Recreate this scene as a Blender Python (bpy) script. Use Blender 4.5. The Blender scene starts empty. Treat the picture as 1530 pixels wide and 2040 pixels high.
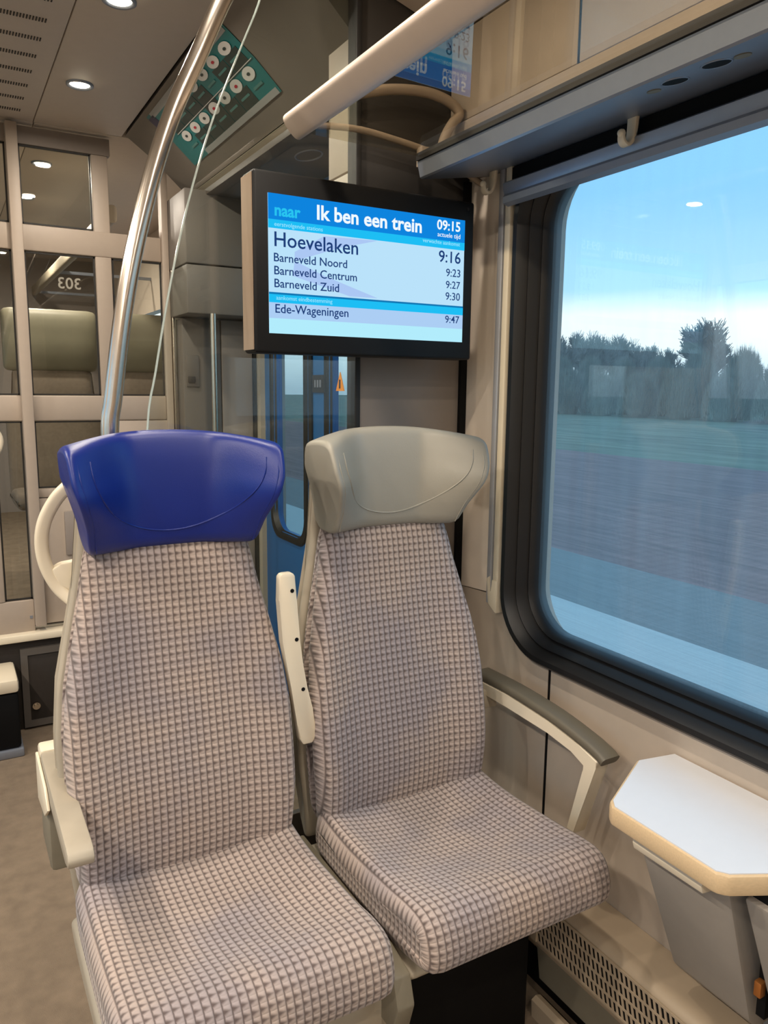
import bpy, bmesh, math, random
from mathutils import Vector, Matrix

# ------------------------------------------------------------------ camera
scene = bpy.context.scene
COL = scene.collection
F_PX, PX, PY = 1530.0, 765.0, 1020.0          # image taken as 1530 x 2040
EYE = Vector((0.0, 0.0, 1.30))                 # phone held 1.30 m above the floor

def _axes():
    y = Vector((-120 - PX, 765 - PY, F_PX)).normalized()      # vanishing point of the train's length
    z = -Vector((637 - PX, 10300 - PY, F_PX)).normalized()    # vertical vanishing point
    z = (z - y * z.dot(y)).normalized()
    x = y.cross(z)
    return x, y, z
AX, AY, AZ = _axes()                           # world axes in camera coords (x right, y down, z forward)

def ray(u, v):
    d = Vector((u - PX, v - PY, F_PX))
    return Vector((AX.dot(d), AY.dot(d), AZ.dot(d)))
def on_x(u, v, x): r = ray(u, v); return r * (x / r.x) + EYE
def on_y(u, v, y): r = ray(u, v); return r * (y / r.y) + EYE
def on_z(u, v, z): r = ray(u, v); return r * ((z - EYE.z) / r.z) + EYE

cam_d = bpy.data.cameras.new('camera')
cam = bpy.data.objects.new('camera', cam_d)
COL.objects.link(cam)
cam_d.sensor_fit = 'VERTICAL'
cam_d.sensor_height = 32.0
cam_d.sensor_width = 24.0
cam_d.lens = F_PX / 2040 * 32.0
cam_d.clip_start = 0.02
cam_d.clip_end = 2000
right = Vector((AX.x, AY.x, AZ.x)); down = Vector((AX.y, AY.y, AZ.y)); fwd = Vector((AX.z, AY.z, AZ.z))
M3 = Matrix((right, -down, -fwd)).transposed()
cam.matrix_world = Matrix.Translation(EYE) @ M3.to_4x4()
scene.camera = cam

# ------------------------------------------------------------------ view, world
scene.view_settings.view_transform = 'Standard'
scene.view_settings.look = 'None'
scene.view_settings.gamma = 1.0
scene.view_settings.use_curve_mapping = False
scene.view_settings.exposure = 0.0

LAMP_W = 5.2
LAMP_COL = (1.0, 0.88, 0.74)
SKY_STRENGTH = 1.5

world = bpy.data.worlds.new('sky'); scene.world = world
world.use_nodes = True
nt = world.node_tree; nt.nodes.clear()
def wn(t): return nt.nodes.new(t)
out = wn('ShaderNodeOutputWorld'); bg = wn('ShaderNodeBackground')
tc = wn('ShaderNodeTexCoord'); sep = wn('ShaderNodeSeparateXYZ')
nt.links.new(tc.outputs['Generated'], sep.inputs[0])
ramp = wn('ShaderNodeValToRGB')
cr = ramp.color_ramp
stops = [(0.0, (.40, .52, .60)), (.05, (.80, .93, .96)), (.085, (.84, .96, .98)), (.115, (.38, .68, .92)), (.22, (.24, .56, .92)), (.45, (.28, .64, .95)), (1.0, (.22, .50, .88))]
cr.elements[0].position = stops[0][0]; cr.elements[0].color = (*stops[0][1], 1)
cr.elements[1].position = stops[-1][0]; cr.elements[1].color = (*stops[-1][1], 1)
for p, c in stops[1:-1]:
    e = cr.elements.new(p); e.color = (*c, 1)
nz = wn('ShaderNodeTexNoise'); nz.inputs['Scale'].default_value = 2.2; nz.inputs['Detail'].default_value = 5
mp = wn('ShaderNodeMapping'); mp.inputs['Scale'].default_value = (1, 1, 4.5)
nt.links.new(tc.outputs['Generated'], mp.inputs[0]); nt.links.new(mp.outputs[0], nz.inputs['Vector'])
wob = wn('ShaderNodeMath'); wob.operation = 'MULTIPLY_ADD'; wob.inputs[1].default_value = 0.05; 
nt.links.new(nz.outputs['Fac'], wob.inputs[0])
sub = wn('ShaderNodeMath'); sub.operation = 'SUBTRACT'; sub.inputs[1].default_value = 0.025
nt.links.new(sep.outputs['Z'], sub.inputs[0]); nt.links.new(sub.outputs[0], wob.inputs[2])
nt.links.new(wob.outputs[0], ramp.inputs[0])
cl = wn('ShaderNodeValToRGB'); cl.color_ramp.elements[0].position = .45; cl.color_ramp.elements[1].position = .75
nt.links.new(nz.outputs['Fac'], cl.inputs[0])
mix = wn('ShaderNodeMixRGB'); mix.inputs[2].default_value = (.52, .76, 1.0, 1)
ms = wn('ShaderNodeMath'); ms.operation = 'MULTIPLY'; ms.inputs[1].default_value = .55
nt.links.new(cl.outputs[0], ms.inputs[0]); nt.links.new(ms.outputs[0], mix.inputs[0])
nt.links.new(ramp.outputs[0], mix.inputs[1]); nt.links.new(mix.outputs[0], bg.inputs[0])
bg.inputs[1].default_value = SKY_STRENGTH
nt.links.new(bg.outputs[0], out.inputs[0])

# ------------------------------------------------------------------ materials
def lin(r, g, b):
    f = lambda c: (c / 255 / 12.92) if c / 255 <= .04045 else ((c / 255 + .055) / 1.055) ** 2.4
    return (f(r), f(g), f(b))
MATS = {}
def mat(name, rgb, rough=.5, metal=0.0, noise=0.06, nscale=40, bump=0.0, bscale=300, emit=0, spec=.5, coat=0, stretch=None):
    if name in MATS: return MATS[name]
    m = bpy.data.materials.new(name); m.use_nodes = True
    t = m.node_tree; b = t.nodes['Principled BSDF']
    b.inputs['Roughness'].default_value = rough; b.inputs['Metallic'].default_value = metal
    b.inputs['Specular IOR Level'].default_value = spec
    b.inputs['Coat Weight'].default_value = coat
    c = (*lin(*rgb), 1)
    if noise > 0:
        tcn = t.nodes.new('ShaderNodeTexCoord'); n = t.nodes.new('ShaderNodeTexNoise')
        n.inputs['Scale'].default_value = nscale; n.inputs['Detail'].default_value = 4
        src = tcn.outputs['Object']
        if stretch:
            mpn = t.nodes.new('ShaderNodeMapping'); mpn.inputs['Scale'].default_value = stretch
            t.links.new(src, mpn.inputs[0]); src = mpn.outputs[0]
        t.links.new(src, n.inputs['Vector'])
        r = t.nodes.new('ShaderNodeMapRange'); r.inputs['To Min'].default_value = 1 - noise * 2; r.inputs['To Max'].default_value = 1 + noise * 2
        t.links.new(n.outputs['Fac'], r.inputs['Value'])
        mx = t.nodes.new('ShaderNodeVectorMath'); mx.operation = 'SCALE'; mx.inputs[0].default_value = c[:3]
        t.links.new(r.outputs[0], mx.inputs['Scale']); t.links.new(mx.outputs[0], b.inputs['Base Color'])
    else:
        b.inputs['Base Color'].default_value = c
    if bump > 0:
        tcn = t.nodes.new('ShaderNodeTexCoord'); n = t.nodes.new('ShaderNodeTexNoise')
        n.inputs['Scale'].default_value = bscale; n.inputs['Detail'].default_value = 3
        t.links.new(tcn.outputs['Object'], n.inputs['Vector'])
        bp = t.nodes.new('ShaderNodeBump'); bp.inputs['Strength'].default_value = bump; bp.inputs['Distance'].default_value = .002
        t.links.new(n.outputs['Fac'], bp.inputs['Height']); t.links.new(bp.outputs[0], b.inputs['Normal'])
    if emit:
        b.inputs['Emission Color'].default_value = c; b.inputs['Emission Strength'].default_value = emit
    MATS[name] = m
    return m
def emat(name, rgb, s=1.0):
    if name in MATS: return MATS[name]
    m = bpy.data.materials.new(name); m.use_nodes = True; t = m.node_tree
    t.nodes.clear(); o = t.nodes.new('ShaderNodeOutputMaterial'); e = t.nodes.new('ShaderNodeEmission')
    e.inputs[0].default_value = (*(lin(*rgb) if max(rgb) > 1 else rgb), 1); e.inputs[1].default_value = s
    t.links.new(e.outputs[0], o.inputs[0]); MATS[name] = m
    return m
def glass(name, tint=(1, 1, 1), refl=.04, scale=1.0, film=0.0):
    """thin pane: straight-through transmission plus Schlick reflection"""
    m = bpy.data.materials.new(name); m.use_nodes = True; t = m.node_tree; t.nodes.clear()
    o = t.nodes.new('ShaderNodeOutputMaterial'); mx = t.nodes.new('ShaderNodeMixShader')
    tr = t.nodes.new('ShaderNodeBsdfTransparent'); tr.inputs[0].default_value = (*tint, 1)
    gl = t.nodes.new('ShaderNodeBsdfGlossy'); gl.inputs['Roughness'].default_value = .01
    lw = t.nodes.new('ShaderNodeLayerWeight'); lw.inputs[0].default_value = .5
    p = t.nodes.new('ShaderNodeMath'); p.operation = 'POWER'; p.inputs[1].default_value = 5
    ma = t.nodes.new('ShaderNodeMath'); ma.operation = 'MULTIPLY_ADD'; ma.inputs[1].default_value = (1 - refl) * scale; ma.inputs[2].default_value = refl
    t.links.new(lw.outputs['Facing'], p.inputs[0]); t.links.new(p.outputs[0], ma.inputs[0])
    t.links.new(ma.outputs[0], mx.inputs[0]); t.links.new(tr.outputs[0], mx.inputs[1]); t.links.new(gl.outputs[0], mx.inputs[2])
    last = mx
    if film:                                     # thin streaky film of road dirt that scatters daylight
        tcn = t.nodes.new('ShaderNodeTexCoord'); mpn = t.nodes.new('ShaderNodeMapping'); mpn.inputs['Scale'].default_value = (1, 14, 1.2)
        n = t.nodes.new('ShaderNodeTexNoise'); n.inputs['Scale'].default_value = 3; n.inputs['Detail'].default_value = 4
        t.links.new(tcn.outputs['Object'], mpn.inputs[0]); t.links.new(mpn.outputs[0], n.inputs['Vector'])
        r = t.nodes.new('ShaderNodeMapRange'); r.inputs['From Min'].default_value = .3; r.inputs['From Max'].default_value = .75; r.inputs['To Min'].default_value = film * .75; r.inputs['To Max'].default_value = film * 1.35
        t.links.new(n.outputs['Fac'], r.inputs['Value'])
        tl = t.nodes.new('ShaderNodeBsdfTranslucent'); tl.inputs[0].default_value = (.9, .9, .88, 1)
        m2 = t.nodes.new('ShaderNodeMixShader'); t.links.new(r.outputs[0], m2.inputs[0]); t.links.new(mx.outputs[0], m2.inputs[1]); t.links.new(tl.outputs[0], m2.inputs[2]); last = m2
    t.links.new(last.outputs[0], o.inputs[0]); MATS[name] = m
    return m
def fabric(name, cell=.0121):
    """waffle moquette: square cells, each a pale pyramid with a darker triangle, thin vertical ribs"""
    m = bpy.data.materials.new(name); m.use_nodes = True; t = m.node_tree
    b = t.nodes['Principled BSDF']; b.inputs['Roughness'].default_value = .9; b.inputs['Specular IOR Level'].default_value = .15
    b.inputs['Sheen Weight'].default_value = .25
    N = t.nodes.new; L = t.links.new
    def math_(op, a, c=None, d=None):
        n = N('ShaderNodeMath'); n.operation = op
        for i, x in enumerate((a, c, d)):
            if x is None: continue
            if isinstance(x, (int, float)): n.inputs[i].default_value = x
            else: L(x, n.inputs[i])
        return n.outputs[0]
    uv = N('ShaderNodeUVMap'); uv.uv_map = 'UVMap'
    s = N('ShaderNodeSeparateXYZ'); L(uv.outputs[0], s.inputs[0])
    U = math_('DIVIDE', s.outputs[0], cell); V = math_('DIVIDE', s.outputs[1], cell * 1.12)
    fu = math_('FRACT', U); fv = math_('FRACT', V)
    # dark wedge at the left of each cell narrowing to the right, pale bead between the wedges
    def sstep(x, lo, hi):
        n = N('ShaderNodeMapRange'); n.interpolation_type = 'SMOOTHSTEP'
        n.inputs['From Min'].default_value = lo; n.inputs['From Max'].default_value = hi
        L(x, n.inputs['Value']); return n.outputs[0]
    eu = math_('ABSOLUTE', math_('SUBTRACT', fu, .5)); ev = math_('ABSOLUTE', math_('SUBTRACT', fv, .5))
    wedge = math_('ADD', math_('MULTIPLY', fu, .42), ev)          # small inside the wedge
    tri = math_('SUBTRACT', 1.0, sstep(wedge, .10, .54))
    rib = sstep(eu, .32, .5)
    dark = math_('MAXIMUM', math_('MULTIPLY', tri, .86), math_('MULTIPLY', rib, .78))
    tcn = N('ShaderNodeTexCoord'); nz = N('ShaderNodeTexNoise'); nz.inputs['Scale'].default_value = 5; nz.inputs['Detail'].default_value = 3
    L(tcn.outputs['Object'], nz.inputs['Vector'])
    wear = sstep(nz.outputs['Fac'], .42, .66)
    mxc = N('ShaderNodeMixRGB'); mxc.inputs[1].default_value = (*lin(180, 163, 152), 1); mxc.inputs[2].default_value = (*lin(160, 149, 148), 1)
    L(wear, mxc.inputs[0])
    mx = N('ShaderNodeMixRGB'); mx.inputs[2].default_value = (*lin(74, 61, 58), 1)
    L(dark, mx.inputs[0]); L(mxc.outputs[0], mx.inputs[1]); L(mx.outputs[0], b.inputs['Base Color'])
    h = math_('MULTIPLY', math_('SUBTRACT', 1.0, math_('POWER', math_('MULTIPLY', eu, 2), 3.0)), math_('SUBTRACT', 1.0, math_('MULTIPLY', math_('POWER', math_('MULTIPLY', ev, 2), 3.0), .6)))
    bp = N('ShaderNodeBump'); bp.inputs['Strength'].default_value = .55; bp.inputs['Distance'].default_value = .003
    L(h, bp.inputs['Height']); L(bp.outputs[0], b.inputs['Normal'])
    MATS[name] = m
    return m

FAB = fabric('waffle moquette')
BLUE = mat('blue leather', (9, 36, 120), .36, noise=.05, nscale=9, bump=.12, bscale=700)
GREY = mat('grey leather', (152, 148, 136), .40, noise=.03, nscale=9, bump=.12, bscale=700)
CREAM = mat('cream plastic', (226, 214, 190), .38, noise=.02, nscale=20)
OLIVE = mat('olive grey plastic', (128, 121, 104), .5, noise=.03, nscale=60, bump=.05, bscale=900)
SHELL = mat('seat shell plastic', (168, 158, 140), .5, noise=.03)
WALLM = mat('beige wall laminate', (222, 208, 192), .55, noise=.02, nscale=30)
WALLD = mat('taupe wall laminate', (182, 168, 152), .6, noise=.03, nscale=30)
CEIL = mat('ceiling panel', (196, 184, 170), .6, noise=.02, nscale=30)
HEADER = mat('header panel dark grey', (112, 105, 96), .55, noise=.03, nscale=20)
DARKG = mat('dark grey panel', (92, 86, 80), .5, noise=.03)
PANELG = mat('mid grey panel', (140, 130, 122), .55, noise=.02)
STEEL = mat('brushed stainless steel', (205, 196, 184), .22, 1.0, noise=.03, nscale=60)
ALU = mat('anodised aluminium', (150, 157, 170), .42, .6, noise=.02, nscale=60)
BLACK = mat('black rubber', (13, 13, 14), .42, noise=.05)
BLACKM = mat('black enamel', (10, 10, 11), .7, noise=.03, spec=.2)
BOXBLK = mat('black display casing', (12, 12, 13), .5, noise=.02, spec=.3)
FLOORM = mat('taupe carpet', (128, 113, 96), .95, noise=.16, nscale=22, bump=.5, bscale=500, spec=.1)
WHITEL = mat('white laminate', (208, 210, 214), .25, noise=.01, spec=.5)
BEECH = mat('beech edge', (206, 180, 142), .5, noise=.07, nscale=8, stretch=(3, 40, 40))
BINM = mat('bin grey plastic', (150, 143, 134), .5, noise=.03)
DOORB = mat('blue door paint', (24, 92, 150), .4, noise=.03)
FRAMEW = mat('pale partition frame', (172, 158, 144), .5, noise=.02)
GASKET = mat('dark gasket', (30, 28, 26), .6, noise=.02)
RED = mat('red paint', (170, 30, 50), .5, noise=.03)
ORANGE = mat('orange warning sticker', (240, 150, 20), .5, noise=.02)
GL_WIN = glass('window glass', (.96, .98, .99), .06, film=.075)
GL_PART = glass('partition glass', (.90, .93, .91), .045)
GL_SHELF = glass('shelf glass smoked', (.88, .85, .78), .06)
GL_FAR = glass('far pane glass', (.93, .94, .91), .04)
GL_DOOR = glass('door glass', (.80, .88, .92), .06)

# ------------------------------------------------------------------ mesh helpers
def link(name, bm, material, parent=None, smooth=False, auto=None):
    me = bpy.data.meshes.new(name)
    bmesh.ops.recalc_face_normals(bm, faces=bm.faces)
    bm.to_mesh(me); bm.free()
    for mm in (material if isinstance(material, (list, tuple)) else [material]): me.materials.append(mm)
    if smooth or auto:
        for p in me.polygons: p.use_smooth = True
        if auto: me.set_sharp_from_angle(angle=math.radians(auto))
    o = bpy.data.objects.new(name, me); COL.objects.link(o)
    if parent: o.parent = parent; o.matrix_parent_inverse = parent.matrix_world.inverted()
    return o
def tag(o, label, cat=None, group=None, kind=None):
    o['label'] = label
    if cat: o['category'] = cat
    if group: o['group'] = group
    if kind: o['kind'] = kind
    return o
def thing(name, loc, label, cat, group=None, kind=None):
    o = bpy.data.objects.new(name, None); COL.objects.link(o)
    o.location = loc; o.empty_display_size = .05
    o.matrix_world = Matrix.Translation(loc)
    return tag(o, label, cat, group, kind)
def bm_box(bm, x0, x1, y0, y1, z0, z1, bev=0, seg=2):
    vs = [bm.verts.new((x, y, z)) for x in (x0, x1) for y in (y0, y1) for z in (z0, z1)]
    fs = [(0, 1, 3, 2), (4, 6, 7, 5), (0, 4, 5, 1), (2, 3, 7, 6), (0, 2, 6, 4), (1, 5, 7, 3)]
    faces = [bm.faces.new([vs[i] for i in f]) for f in fs]
    if bev > 0:
        es = list({e for f in faces for e in f.edges})
        bmesh.ops.bevel(bm, geom=es, offset=bev, segments=seg, affect='EDGES', profile=.5)
def box(name, x0, x1, y0, y1, z0, z1, m, parent=None, bev=0, seg=2):
    bm = bmesh.new(); bm_box(bm, min(x0, x1), max(x0, x1), min(y0, y1), max(y0, y1), min(z0, z1), max(z0, z1), bev, seg)
    return link(name, bm, m, parent, auto=35 if bev else None)
def bm_prism(bm, pts, f0, f1):
    """pts 2-D loop; f0,f1 map a 2-D point to 3-D at the two ends"""
    a = [bm.verts.new(f0(p)) for p in pts]; b = [bm.verts.new(f1(p)) for p in pts]
    n = len(pts)
    bm.faces.new(a); bm.faces.new(b[::-1])
    for i in range(n): bm.faces.new((a[i], b[i], b[(i + 1) % n], a[(i + 1) % n]))
def prism_y(name, pts, y0, y1, m, parent=None, auto=30, bev=0):
    bm = bmesh.new(); bm_prism(bm, pts, lambda p: (p[0], y0, p[1]), lambda p: (p[0], y1, p[1]))
    if bev: bmesh.ops.bevel(bm, geom=list(bm.edges), offset=bev, segments=2, affect='EDGES', profile=.5)
    return link(name, bm, m, parent, auto=auto)
def prism_z(name, pts, z0, z1, m, parent=None, bev=0):
    bm = bmesh.new(); bm_prism(bm, pts, lambda p: (p[0], p[1], z0), lambda p: (p[0], p[1], z1))
    if bev: bmesh.ops.bevel(bm, geom=list(bm.edges), offset=bev, segments=2, affect='EDGES', profile=.5)
    return link(name, bm, m, parent, auto=30)
def prism_x(name, pts, x0, x1, m, parent=None, bev=0):
    bm = bmesh.new(); bm_prism(bm, pts, lambda p: (x0, p[0], p[1]), lambda p: (x1, p[0], p[1]))
    if bev: bmesh.ops.bevel(bm, geom=list(bm.edges), offset=bev, segments=2, affect='EDGES', profile=.5)
    return link(name, bm, m, parent, auto=30)
def smooth_path(pts, n=8):
    """Catmull-Rom through the points"""
    P = [Vector(p) for p in pts]; P = [P[0] * 2 - P[1]] + P + [P[-1] * 2 - P[-2]]
    res = []
    for i in range(1, len(P) - 2):
        for k in range(n):
            t = k / n; a, b, c, d = P[i - 1], P[i], P[i + 1], P[i + 2]
            res.append(.5 * ((2 * b) + (c - a) * t + (2 * a - 5 * b + 4 * c - d) * t * t + (3 * b - a - 3 * c + d) * t ** 3))
    res.append(P[-2]); return res
def bm_sweep(bm, path, shape, up=Vector((0, 1, 0)), scale=None):
    """sweep a 2-D closed shape; shape axes: (side, up-ish)"""
    rings = []; n = len(path)
    for i, p in enumerate(path):
        t = (path[min(i + 1, n - 1)] - path[max(i - 1, 0)]).normalized()
        s = t.cross(up)
        s = s.normalized() if s.length > 1e-6 else Vector((1, 0, 0))
        u = s.cross(t).normalized(); k = scale(i / (n - 1)) if scale else 1
        rings.append([bm.verts.new(p + s * a * k + u * b * k) for a, b in shape])
    m = len(shape)
    for i in range(n - 1):
        for j in range(m): bm.faces.new((rings[i][j], rings[i][(j + 1) % m], rings[i + 1][(j + 1) % m], rings[i + 1][j]))
    bm.faces.new(rings[0][::-1]); bm.faces.new(rings[-1])
def circ(r, n=12, ry=None): return [(r * math.cos(2 * math.pi * i / n), (ry or r) * math.sin(2 * math.pi * i / n)) for i in range(n)]
def rrect2(w, h, r, n=4):
    res = []
    for cx, cy, a0 in ((w - r, h - r, 0), (-w + r, h - r, 90), (-w + r, -h + r, 180), (w - r, -h + r, 270)):
        for i in range(n + 1):
            a = math.radians(a0 + 90 * i / n); res.append((cx + r * math.cos(a), cy + r * math.sin(a)))
    return res
def sweep(name, path, shape, m, parent=None, up=Vector((0, 1, 0)), auto=40, scale=None):
    bm = bmesh.new(); bm_sweep(bm, [Vector(p) for p in path], shape, up, scale)
    return link(name, bm, m, parent, auto=auto)
def rrect(a0, a1, b0, b1, r, n=10):
    res = []
    for ca, cb, s in ((a1 - r, b1 - r, 0), (a0 + r, b1 - r, 90), (a0 + r, b0 + r, 180), (a1 - r, b0 + r, 270)):
        for i in range(n + 1):
            t = math.radians(s + 90 * i / n); res.append((ca + r * math.cos(t), cb + r * math.sin(t)))
    return res
def ring_loft(name, loops, m, parent=None, auto=35, close=False):
    bm = bmesh.new(); R = [[bm.verts.new(p) for p in lp] for lp in loops]; n = len(R[0])
    rng = range(len(R)) if close else range(len(R) - 1)
    for i in rng:
        A, B = R[i], R[(i + 1) % len(R)]
        for j in range(n): bm.faces.new((A[j], A[(j + 1) % n], B[(j + 1) % n], B[j]))
    return link(name, bm, m, parent, auto=auto)
def plate_hole(name, outer, holes, to3, thick, m, parent=None):
    """2-D plate with holes; to3(p, d) with depth d"""
    bm = bmesh.new(); loops = []
    for d in (0, thick):
        es = []; lv = []
        for lp in [outer] + holes:
            vs = [bm.verts.new(to3(p, d)) for p in lp]; lv.append(vs)
            es += [bm.edges.new((vs[i], vs[(i + 1) % len(vs)])) for i in range(len(vs))]
        bmesh.ops.triangle_fill(bm, use_beauty=True, edges=es)
        loops.append(lv)
    for a, b in zip(*loops):
        for i in range(len(a)): bm.faces.new((a[i], a[(i + 1) % len(a)], b[(i + 1) % len(a)], b[i]))
    return link(name, bm, m, parent)
def disc(name, c, r, depth, axis, m, parent=None, n=20, bev=0):
    pts = circ(r, n); bm = bmesh.new()
    f = {'x': lambda p, d: (c[0] + d, c[1] + p[0], c[2] + p[1]), 'y': lambda p, d: (c[0] + p[0], c[1] + d, c[2] + p[1]), 'z': lambda p, d: (c[0] + p[0], c[1] + p[1], c[2] + d)}[axis]
    bm_prism(bm, pts, lambda p: f(p, 0), lambda p: f(p, depth))
    return link(name, bm, m, parent, auto=40)
def text_mesh(name, s, m, parent, loc, width=None, size=.02, rot=(math.pi / 2, 0, 0), bold=0, align='LEFT'):
    c = bpy.data.curves.new(name, 'FONT'); c.body = s; c.size = size; c.align_x = align; c.offset = bold; c.extrude = .0002; c.resolution_u = 3
    o = bpy.data.objects.new(name, c); COL.objects.link(o)
    bpy.context.view_layer.update()
    if width:
        k = width / max(1e-6, o.dimensions.x); c.size = size * k; c.offset = bold * k
        bpy.context.view_layer.update()
    dg = bpy.context.evaluated_depsgraph_get()
    me = bpy.data.meshes.new_from_object(o.evaluated_get(dg))
    bpy.data.objects.remove(o); bpy.data.curves.remove(c)
    me.materials.clear(); me.materials.append(m); me.name = name
    ob = bpy.data.objects.new(name, me); COL.objects.link(ob)
    ob.matrix_world = Matrix.Translation(loc) @ Matrix.Rotation(rot[2], 4, 'Z') @ Matrix.Rotation(rot[0], 4, 'X')
    if parent:
        mw = ob.matrix_world.copy(); ob.parent = parent; ob.matrix_parent_inverse = parent.matrix_world.inverted(); 
    return ob
def interp(tbl, x):
    if x <= tbl[0][0]: return tbl[0][1]
    for (a, b), (c, d) in zip(tbl, tbl[1:]):
        if x <= c: 
            t = (x - a) / (c - a); return b + (d - b) * t
    return tbl[-1][1]
def sm(x, lo, hi):
    t = max(0, min(1, (x - lo) / (hi - lo))); return t * t * (3 - 2 * t)
def chaikin(pts, it=2):
    for _ in range(it):
        q = []
        for i in range(len(pts)):
            a, b = pts[i], pts[(i + 1) % len(pts)]
            q += [(.75 * a[0] + .25 * b[0], .75 * a[1] + .25 * b[1]), (.25 * a[0] + .75 * b[0], .25 * a[1] + .75 * b[1])]
        pts = q
    return pts
def resample(pts, step):
    res = []
    for i in range(len(pts)):
        a, b = pts[i], pts[(i + 1) % len(pts)]
        n = max(1, int(math.dist(a, b) / step))
        res += [(a[0] + (b[0] - a[0]) * k / n, a[1] + (b[1] - a[1]) * k / n) for k in range(n)]
    return res
def pillow(name, prof, wfn, r, m, parent, cx, disp=None, nx=28):
    """extrude a closed (y,z) profile across x with rounded flanks; wfn(y,z) half width"""
    n = len(prof); nor = []; arc = [0]
    area = sum(prof[i][0] * prof[(i + 1) % n][1] - prof[(i + 1) % n][0] * prof[i][1] for i in range(n))
    sg = 1 if area > 0 else -1
    for i in range(n):
        a, b = prof[i - 1], prof[(i + 1) % n]; t = (b[0] - a[0], b[1] - a[1]); l = math.hypot(*t) or 1
        nor.append((sg * t[1] / l, -sg * t[0] / l))
        arc.append(arc[-1] + math.dist(prof[i], prof[(i + 1) % n]))
    ss = [-1 + 2 * i / nx for i in range(nx + 1)]
    ss = sorted(set([round(s, 4) for s in ss] + [round(q * v, 4) for q in (-1, 1) for v in (.93, .96, .98, .992, .998)]))
    bm = bmesh.new(); uvl = bm.loops.layers.uv.new('UVMap'); rows = []
    for s in ss:
        row = []
        for j, (y, z) in enumerate(prof):
            w = wfn(y, z); s0 = 1 - r / w; q = max(0, (abs(s) - s0) / (1 - s0)); dr = r * (1 - math.sqrt(max(0, 1 - q * q)))
            p = Vector((cx + s * w, y - nor[j][0] * dr, z - nor[j][1] * dr))
            if disp: p += disp(s, y, z, nor[j])
            row.append(bm.verts.new(p))
        rows.append(row)
    for i in range(len(ss) - 1):
        for j in range(n):
            f = bm.faces.new((rows[i][j], rows[i][(j + 1) % n], rows[i + 1][(j + 1) % n], rows[i + 1][j]))
            uv = [(i, j, 0), (i, j, 1), (i + 1, j, 1), (i + 1, j, 0)]
            for lp, (ii, jj, e) in zip(f.loops, uv):
                y, z = prof[(jj + e) % n]; lp[uvl].uv = (ss[ii] * wfn(y, z) + 1.0, 2.0 - arc[jj + e])
    for row in (rows[0], rows[-1]):
        c = sum((v.co for v in row), Vector()) / n; cv = bm.verts.new(c)
        for j in range(n):
            f = bm.faces.new((row[j], row[(j + 1) % n], cv))
            for lp in f.loops: lp[uvl].uv = (lp.vert.co.y + .5, lp.vert.co.z)
    return link(name, bm, m, parent, smooth=True)

# ------------------------------------------------------------------ setting: shell
WX = 1.12                                       # inner face of the window wall
PY0 = 1.56                                      # partition behind the seats
o = box('floor', -1.5, 1.30, -2.6, 3.1, -.06, 0, FLOORM); tag(o, 'worn taupe carpet floor under the seats and vestibule', kind='structure')
o = box('floor_raised', -1.5, 1.30, 3.14, 6.2, .30, .375, FLOORM); tag(o, 'raised carpet floor beyond the glazed partition', kind='structure')
ce = thing('ceiling', (0, 0, 2.2), 'flat taupe ceiling panels with slotted vents and downlights', None, kind='structure')
box('ceiling_panel', .345, .64, -2.6, 3.08, 2.2, 2.23, CEIL, ce, .002)
box('ceiling_panel', -.75, .342, -2.6, 3.08, 2.2, 2.23, CEIL, ce, .002)
box('ceiling_panel', -1.2, -.753, -2.6, 3.08, 2.2, 2.23, CEIL, ce, .002)
box('ceiling_panel', -1.2, .345, 3.085, 6.2, 2.2, 2.23, CEIL, ce, .002)
box('ceiling_panel', .348, 1.3, 3.085, 6.2, 2.2, 2.23, CEIL, ce, .002)
box('ceiling_backing', -1.55, 1.35, -2.65, 6.25, 2.24, 2.30, GASKET, ce)
bm = bmesh.new()                                # slotted vent rows, too fine to pick apart
for r_ in range(60):
    y = 2.96 - r_ * .122
    for q in range(15):
        x = .19 + q * .0072; bm_box(bm, x, x + .0034, y, y + .022, 2.1985, 2.2005)
        x = -.60 - q * .0072; bm_box(bm, x, x + .0034, y, y + .022, 2.1985, 2.2005)
o = link('vent_slots', bm, GASKET, ce); o['kind'] = 'stuff'

# window wall: outer skin with opening, then panels
WIN = rrect(-.52, 1.378, .702, 1.80, .14)
wr = thing('wall_right', (1.12, 0, 0), 'beige window wall panelling beside the seats', None, kind='structure')
skin = plate_hole('wall_skin', [(-2.6, 0), (3.14, 0), (3.14, 2.24), (-2.6, 2.24)],
                  [[(p[0], p[1]) for p in rrect(-.50, 1.36, .72, 1.785, .13)][::-1], [(1.98, .02), (3.0, .02), (3.0, 1.97), (1.98, 1.97)]],
                  lambda p, d: (1.16 + d, p[0], p[1]), .08, WALLD, wr)
YJ = 1.215
def wallplate(name, pts, m, x=WX, t=.036): return plate_hole(name, pts, [], lambda p, d: (x + d, p[0], p[1]), t, m, wr)
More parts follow.
